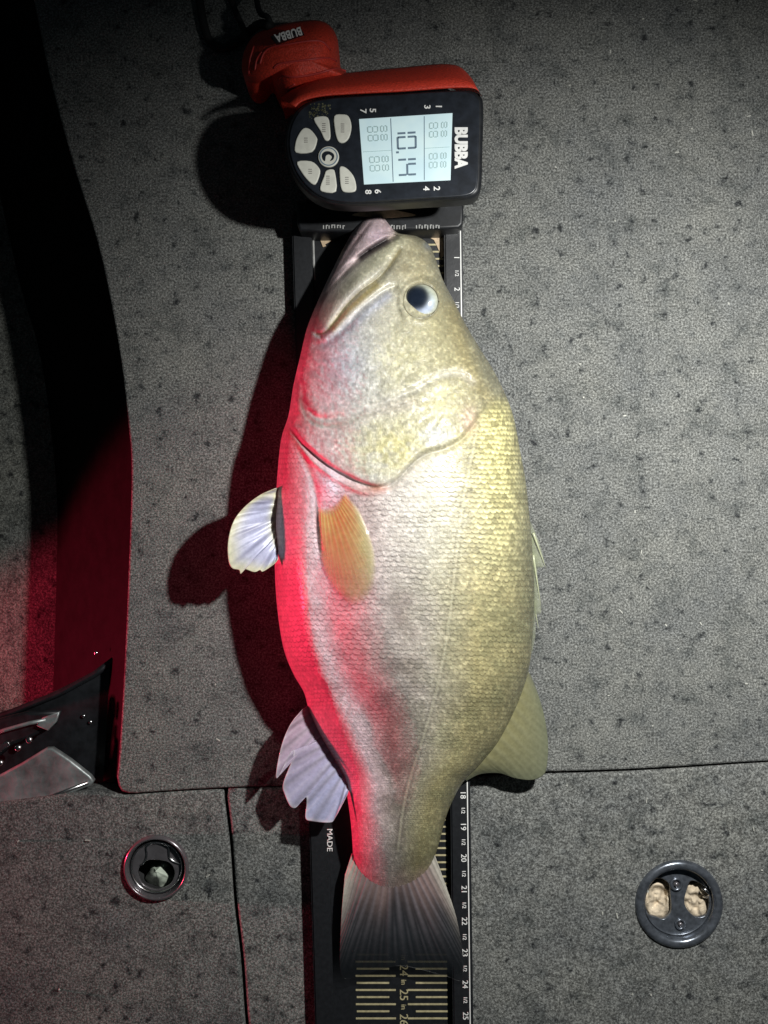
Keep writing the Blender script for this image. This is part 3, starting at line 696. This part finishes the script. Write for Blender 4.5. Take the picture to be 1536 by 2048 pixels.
    sr = np.clip(.45 + 1.1 * (vn(x, y, 40, 21) - .3), .2, 1); Cc = Cc * (1 - (.72 * dk * sr)[..., None]) * (1 + ((idn - .5) * .26 * m)[..., None]) * (1 + ((h - .6) * .38 * m)[..., None])
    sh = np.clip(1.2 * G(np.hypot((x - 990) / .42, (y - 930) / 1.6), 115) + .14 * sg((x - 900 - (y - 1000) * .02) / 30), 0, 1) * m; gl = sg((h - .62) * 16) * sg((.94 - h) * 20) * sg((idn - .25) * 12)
    Cc = Cc * (1 + (sh * (1.0 * gl - .28))[..., None])  # shoulder scales: a glint dot on each painted into the skin colour
    Cc = mixc(Cc, Cc * .35, G(np.hypot(x - 942, y - 980), 4.0))
    ll_ = seg_dist(x, y, latl)[0]
    Cc = mixc(Cc, (.60, .58, .40), .38 * G(ll_, 2.0) * m); 
    Cc = mixc(Cc, Cc * .6, .5 * G(ll_ - 5, 2.2) * m)
    return np.clip(Cc * np.array((.80, .775, .81)), .008, .95)
fish = thing('fish', 'large olive and silver bass lying on its side along the black ruler', 'fish', P(800, 1100, FB))
NY, NT = 860, 330
ys = 424.5 + (1752 - 424.5) * (np.linspace(0, 1, NY) ** 1.0); th = np.linspace(0, PI, NT)
Yg, Tg = np.meshgrid(ys, th, indexing='ij'); lg, rg = Lx(Yg), Rx(Yg)
mixp = .55 * (1 - np.cos(Tg)) / 2 + .45 * Tg / PI
mixp = np.where(Tg < .25, (1 - np.cos(Tg)) / 2 * .7 + .3 * Tg / PI, mixp)
tt = np.linspace(0, 1, NT); mp = .7 * (1 - np.cos(PI * tt)) / 2 + .3 * tt
Xg = lg + (rg - lg) * mp[None, :]
Zg = body_z(Xg, Yg)
hS, eS, iS = scales(Xg, Yg); mS = smask(Xg, Yg); pr = (rg - lg) / 500
edgef = np.clip(np.minimum(mp, 1 - mp) * 12, 0, 1)[None, :]
Zg = Zg + (.00042 * (hS - .6) - .00022 * G(eS, .14)) * mS * np.clip(pr, .35, 1) * edgef * (1 + 1.2 * G(np.hypot((Xg - 990) / .5, (Yg - 930) / 1.5), 110))
hd_ = (1 - sg((Yg - gillY(Xg)) / 6)) * sg((Yg - 640) / 20)
Zg += .0006 * (vn(Xg, Yg, 7, 15) - .5) * hd_ * edgef
Yp = Yg + 34 * np.sin(PI * mp)[None, :] ** .8 * np.clip((Yg - 1690) / 62, 0, 1) ** 2
kz = (CAMH - Zg) / CAMH / PPM
WX = (Xg - 768) * kz; WY = (1024 - Yp) * kz
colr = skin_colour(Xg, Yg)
# underside: from the left rim under to the right rim
NU = 40; sU = np.linspace(0, 1, NU + 1)[1:-1]
LXw, RXw = WX[:, :1], WX[:, -1:]; ze = Zg[:, :1]
uX = RXw + (LXw - RXw) * ((1 - np.cos(PI * sU[None, :])) / 2)
s2 = np.cos(PI * sU)[None, :]
uZ = FB + (ze - FB) * (1 - (1 - np.abs(s2) ** 2.4) ** .55)
uY = np.repeat(WY[:, :1], NU - 1, 1)
X_ = np.concatenate([WX, uX, WX[:, :1]], 1); Y_ = np.concatenate([WY, uY, WY[:, :1]], 1); Z_ = np.concatenate([Zg, uZ, Zg[:, :1]], 1)
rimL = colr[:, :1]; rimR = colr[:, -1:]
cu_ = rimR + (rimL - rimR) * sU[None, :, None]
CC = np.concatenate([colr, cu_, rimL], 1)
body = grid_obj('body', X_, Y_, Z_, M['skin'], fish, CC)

# eye
def mk_eye():
    cx, cy = 842, 602; z0 = float(body_z(cx, cy, False)) - .0015; c = P(cx, cy, z0); Rr = 34 / PPM * (CAMH - z0) / CAMH
    V = []; F = []; colv = []; n = 48; m = 20
    for i in range(m + 1):
        a = (PI / 2) * i / m; r = Rr * math.cos(a); z = .0046 * math.sin(a)
        for k in range(n):
            b_ = 2 * PI * k / n; V.append((c.x + r * math.cos(b_), c.y + r * math.sin(b_), c.z - .001 + z))
    for i in range(m):
        for k in range(n):
            a = i * n + k; b_ = i * n + (k + 1) % n; F.append((a, b_, b_ + n, a + n))
    ms, nt, bs = new_mat('eye_iris'); nn = noise(nt, 250, 3); at = nt.nodes.new('ShaderNodeAttribute'); at.attribute_name = 'skin'
    cc = mul(nt, at.outputs['Color'], ramp(nt, nn.outputs[0], [(.3, .8), (.7, 1.15)])); nt.links.new(cc, bs.inputs['Base Color'])
    bs.inputs['Roughness'].default_value = .12; bs.inputs['Coat Weight'].default_value = 1; bs.inputs['Coat Roughness'].default_value = .04
    o = mesh_obj('eye', V, F, ms, fish)
    at_ = o.data.color_attributes.new('skin', 'FLOAT_COLOR', 'POINT')
    px_ = Rr
    for i, v in enumerate(V):
        dx = (v[0] - c.x) / px_; dy = -(v[1] - c.y) / px_
        d = math.hypot((dx + .27), (dy + .17)) / .74
        white = np.array((.50, .56, .68)) if dy > 0 else np.array((.40, .43, .36)); white = np.array((.36, .40, .35)) * (1 - min(1, max(0, dy + .45))) + np.array((.44, .50, .64)) * min(1, max(0, dy + .45)); cream = np.array((.42, .43, .33)); dark = np.array((.010, .015, .026))
        w_ = 1 / (1 + math.exp(-(math.hypot(dx, dy) - .82) * 16)); colr_ = white * (1 - w_) + cream * w_
        g_ = 1 / (1 + math.exp(-(d - 1) * 12)); colr_ = dark * (1 - g_) + colr_ * g_
        at_.data[i].color = (*colr_, 1)
    # clear cornea rim
    ring = [P(cx + 35.5 * math.cos(a), cy + 35.5 * math.sin(a), float(body_z(cx + 35.5 * math.cos(a), cy + 35.5 * math.sin(a), True)) + .0000) for a in [2 * PI * k / 48 for k in range(49)]]
    ms2, nt2, b2 = new_mat('eyelid'); b2.inputs['Base Color'].default_value = (.34, .33, .25, 1); b2.inputs['Roughness'].default_value = .35
    nn2 = noise(nt2, 300); nt2.links.new(ramp(nt2, nn2.outputs[0], [(.3, (.16, .15, .10)), (.7, (.28, .26, .18))]), b2.inputs['Base Color'])
    tube('eyelid', ring, .0006, ms2, o, 8)
mk_eye()

def fin(name, base, edge, nrays, zf, colf, alf, NUu=160, NVv=60, amp=.0006, thick=.0004, spread=1.0, label=None):
    """a fan of rays between a base line and a free edge (photo pixels); zf(u, v, x, y) is the height"""
    b_ = np.array(cr(base, 12)); e_ = np.array(cr(edge, 12))
    def res(A, n):
        L = np.concatenate([[0], np.cumsum(np.hypot(*np.diff(A, axis=0).T))]); L /= L[-1]; u = np.linspace(0, 1, n)
        return np.stack([np.interp(u, L, A[:, 0]), np.interp(u, L, A[:, 1])], -1)
    B, E = res(b_, NUu), res(e_, NUu); v = np.linspace(0, 1, NVv)
    X = B[:, None, 0] * (1 - v) + E[:, None, 0] * v; Y = B[:, None, 1] * (1 - v) + E[:, None, 1] * v
    U_, V_ = np.meshgrid(np.linspace(0, 1, NUu), v, indexing='ij')
    ph = (U_ * nrays + .45 * (vn(U_ * 100, V_ * 20, 14, nrays) - .5)) * 2 * PI; ray = (.5 + .5 * np.cos(ph)) ** 1.6
    br = (.5 + .5 * np.cos(ph * 2)) ** 2 * sg((V_ - .5) * 14) * .8; ray = np.maximum(ray * (1 - .5 * sg((V_ - .55) * 14)), br)
    Z = zf(U_, V_, X, Y) + amp * ray * (1 - .5 * V_)
    kz = (CAMH - Z) / CAMH / PPM
    o = grid_obj(name, (X - 768) * kz, (1024 - Y) * kz, Z, M['fin'], fish, np.clip(colf(U_, V_, X, Y, ray), .005, .95), np.clip(alf(U_, V_, X, Y, ray), 0, 1))
    md = o.modifiers.new('thickness', 'SOLIDIFY'); md.thickness = thick; md.offset = 0
    if label: o['label'] = label
    return o
def lerpc(a, b, m): return np.asarray(a) * (1 - m[..., None]) + np.asarray(b) * m[..., None]
# near pectoral fin, flat on the flank
fin('pectoral_fin', [(636, 1012), (650, 1016), (672, 1006), (690, 985)], [(640, 1120), (662, 1170), (690, 1204), (715, 1212), (742, 1190), (752, 1150), (750, 1105), (735, 1058), (716, 1015)], 13,
    lambda u, v, x, y: body_z(x, y) + .0012 + .0015 * np.sin(v * PI) ,
    lambda u, v, x, y, r: lerpc(lerpc((.64, .48, .13), (.50, .45, .22), v), (.66, .58, .34), .3 * r),
    lambda u, v, x, y, r: np.clip(.62 - .42 * v ** 1.4 + .12 * r, 0, 1) * np.clip((1 - v) * 9, 0, 1) * np.clip(np.minimum(u, 1 - u) * 12, 0, 1) * np.clip(v * 9, 0, 1), amp=.00014, thick=.0002)
# pelvic fin sticking out over the deck
fin('pelvic_fin', [(556, 975), (558, 1000), (558, 1040), (558, 1090), (555, 1100)], [(548, 978), (520, 990), (488, 1015), (466, 1045), (456, 1085), (457, 1120), (464, 1136), (478, 1140), (481, 1148), (488, 1138), (508, 1144), (520, 1140), (526, 1143), (548, 1128), (556, 1118)], 8,
    lambda u, v, x, y: .050 + .014 * np.sqrt(v) + .002 * np.sin(u * 9 + v * 3),
    lambda u, v, x, y, r: lerpc(lerpc((.46, .48, .66), (.66, .64, .46), np.clip(G(v - 1, .22) + G(u - .06, .1) * .9 + G(v - .1, .12), 0, 1)), (.22, .22, .34), .72 * G(np.abs(np.mod(u * 6 + .3 * np.sin(u * 9), 1) - .5), .15) * np.sin(np.clip(v, 0, 1) * PI)),
    lambda u, v, x, y, r: .93 + 0 * v, amp=.0009)
# anal fin
fin('anal_fin', [(621, 1408), (640, 1453), (668, 1508), (693, 1563), (698, 1580)], [(606, 1418), (580, 1450), (562, 1495), (552, 1548), (556, 1554), (575, 1515), (586, 1500), (584, 1520), (566, 1568), (570, 1590), (580, 1612), (590, 1616), (600, 1606), (612, 1594), (613, 1610), (611, 1636), (622, 1642), (660, 1645), (670, 1636), (684, 1610), (694, 1590)], 11,
    lambda u, v, x, y: .0265 + .008 * np.sqrt(v) + .003 * np.sin(u * 5 + 1) * v,
    lambda u, v, x, y, r: lerpc(lerpc((.50, .34, .42), (.44, .45, .66), np.clip(u * 1.3, 0, 1)), (.74, .68, .74), .6 * r * 0 + .7 * G(v - 1, .05) + .25 * r) * (1 - .38 * G(np.mod(u * 11 + .5, 1) - .5, .18)[..., None]),
    lambda u, v, x, y, r: .82 - .12 * v + .1 * r, amp=.0007)
# soft dorsal fin
fin('soft_dorsal_fin', [(1048, 1330), (1030, 1385), (1000, 1450), (960, 1510), (925, 1552)], [(1062, 1352), (1078, 1395), (1090, 1440), (1096, 1490), (1093, 1535), (1084, 1552), (1062, 1560), (1030, 1556), (998, 1546), (960, 1548), (932, 1562)], 12,
    lambda u, v, x, y: np.maximum(np.minimum(body_z(np.minimum(x, Rx(y) - 4), y) - .002, .060 - .024 * v), .018) * (1 - v) + v * .019,
    lambda u, v, x, y, r: lerpc(lerpc((.25, .23, .11), (.13, .14, .09), v), (.26, .26, .17), .2 * r),
    lambda u, v, x, y, r: .96 - .08 * v + 0 * r, amp=.00028)
# folded spiny dorsal, only slivers of it showing beyond the back
sd = fin('spiny_dorsal_fin', [(1058, 1040), (1064, 1120), (1066, 1200), (1060, 1290), (1050, 1335)], [(1064, 1050), (1078, 1085), (1088, 1130), (1074, 1140), (1078, 1180), (1082, 1222), (1072, 1235), (1070, 1275), (1062, 1310), (1056, 1340)], 9,
    lambda u, v, x, y: .034 - .008 * v, lambda u, v, x, y, r: lerpc((.22, .24, .14), (.34, .36, .26), v), lambda u, v, x, y, r: .5 - .3 * v + .25 * r, amp=.0006)
spm = plain('fin_spine', (.38, .40, .26), .35, 0, .5, .2)
for a, b_ in (((1066, 1066), (1093, 1140)), ((1066, 1110), (1082, 1215)), ((1062, 1180), (1078, 1262)), ((1056, 1250), (1066, 1305))):
    tube('spine', [P(a[0] + (b_[0] - a[0]) * t, a[1] + (b_[1] - a[1]) * t, .034 - .008 * t) for t in np.linspace(0, 1, 8)], .0011, spm, sd, 6, lambda t: 1.05 - t)
# tail fin
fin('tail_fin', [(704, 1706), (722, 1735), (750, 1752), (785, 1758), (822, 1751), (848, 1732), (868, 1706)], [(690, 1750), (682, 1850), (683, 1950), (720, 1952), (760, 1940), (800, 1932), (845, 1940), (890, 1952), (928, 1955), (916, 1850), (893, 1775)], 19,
    lambda u, v, x, y: .0168 + .0016 * (1 - v) ** 3 + .0006 * np.sin(u * 30) * v,
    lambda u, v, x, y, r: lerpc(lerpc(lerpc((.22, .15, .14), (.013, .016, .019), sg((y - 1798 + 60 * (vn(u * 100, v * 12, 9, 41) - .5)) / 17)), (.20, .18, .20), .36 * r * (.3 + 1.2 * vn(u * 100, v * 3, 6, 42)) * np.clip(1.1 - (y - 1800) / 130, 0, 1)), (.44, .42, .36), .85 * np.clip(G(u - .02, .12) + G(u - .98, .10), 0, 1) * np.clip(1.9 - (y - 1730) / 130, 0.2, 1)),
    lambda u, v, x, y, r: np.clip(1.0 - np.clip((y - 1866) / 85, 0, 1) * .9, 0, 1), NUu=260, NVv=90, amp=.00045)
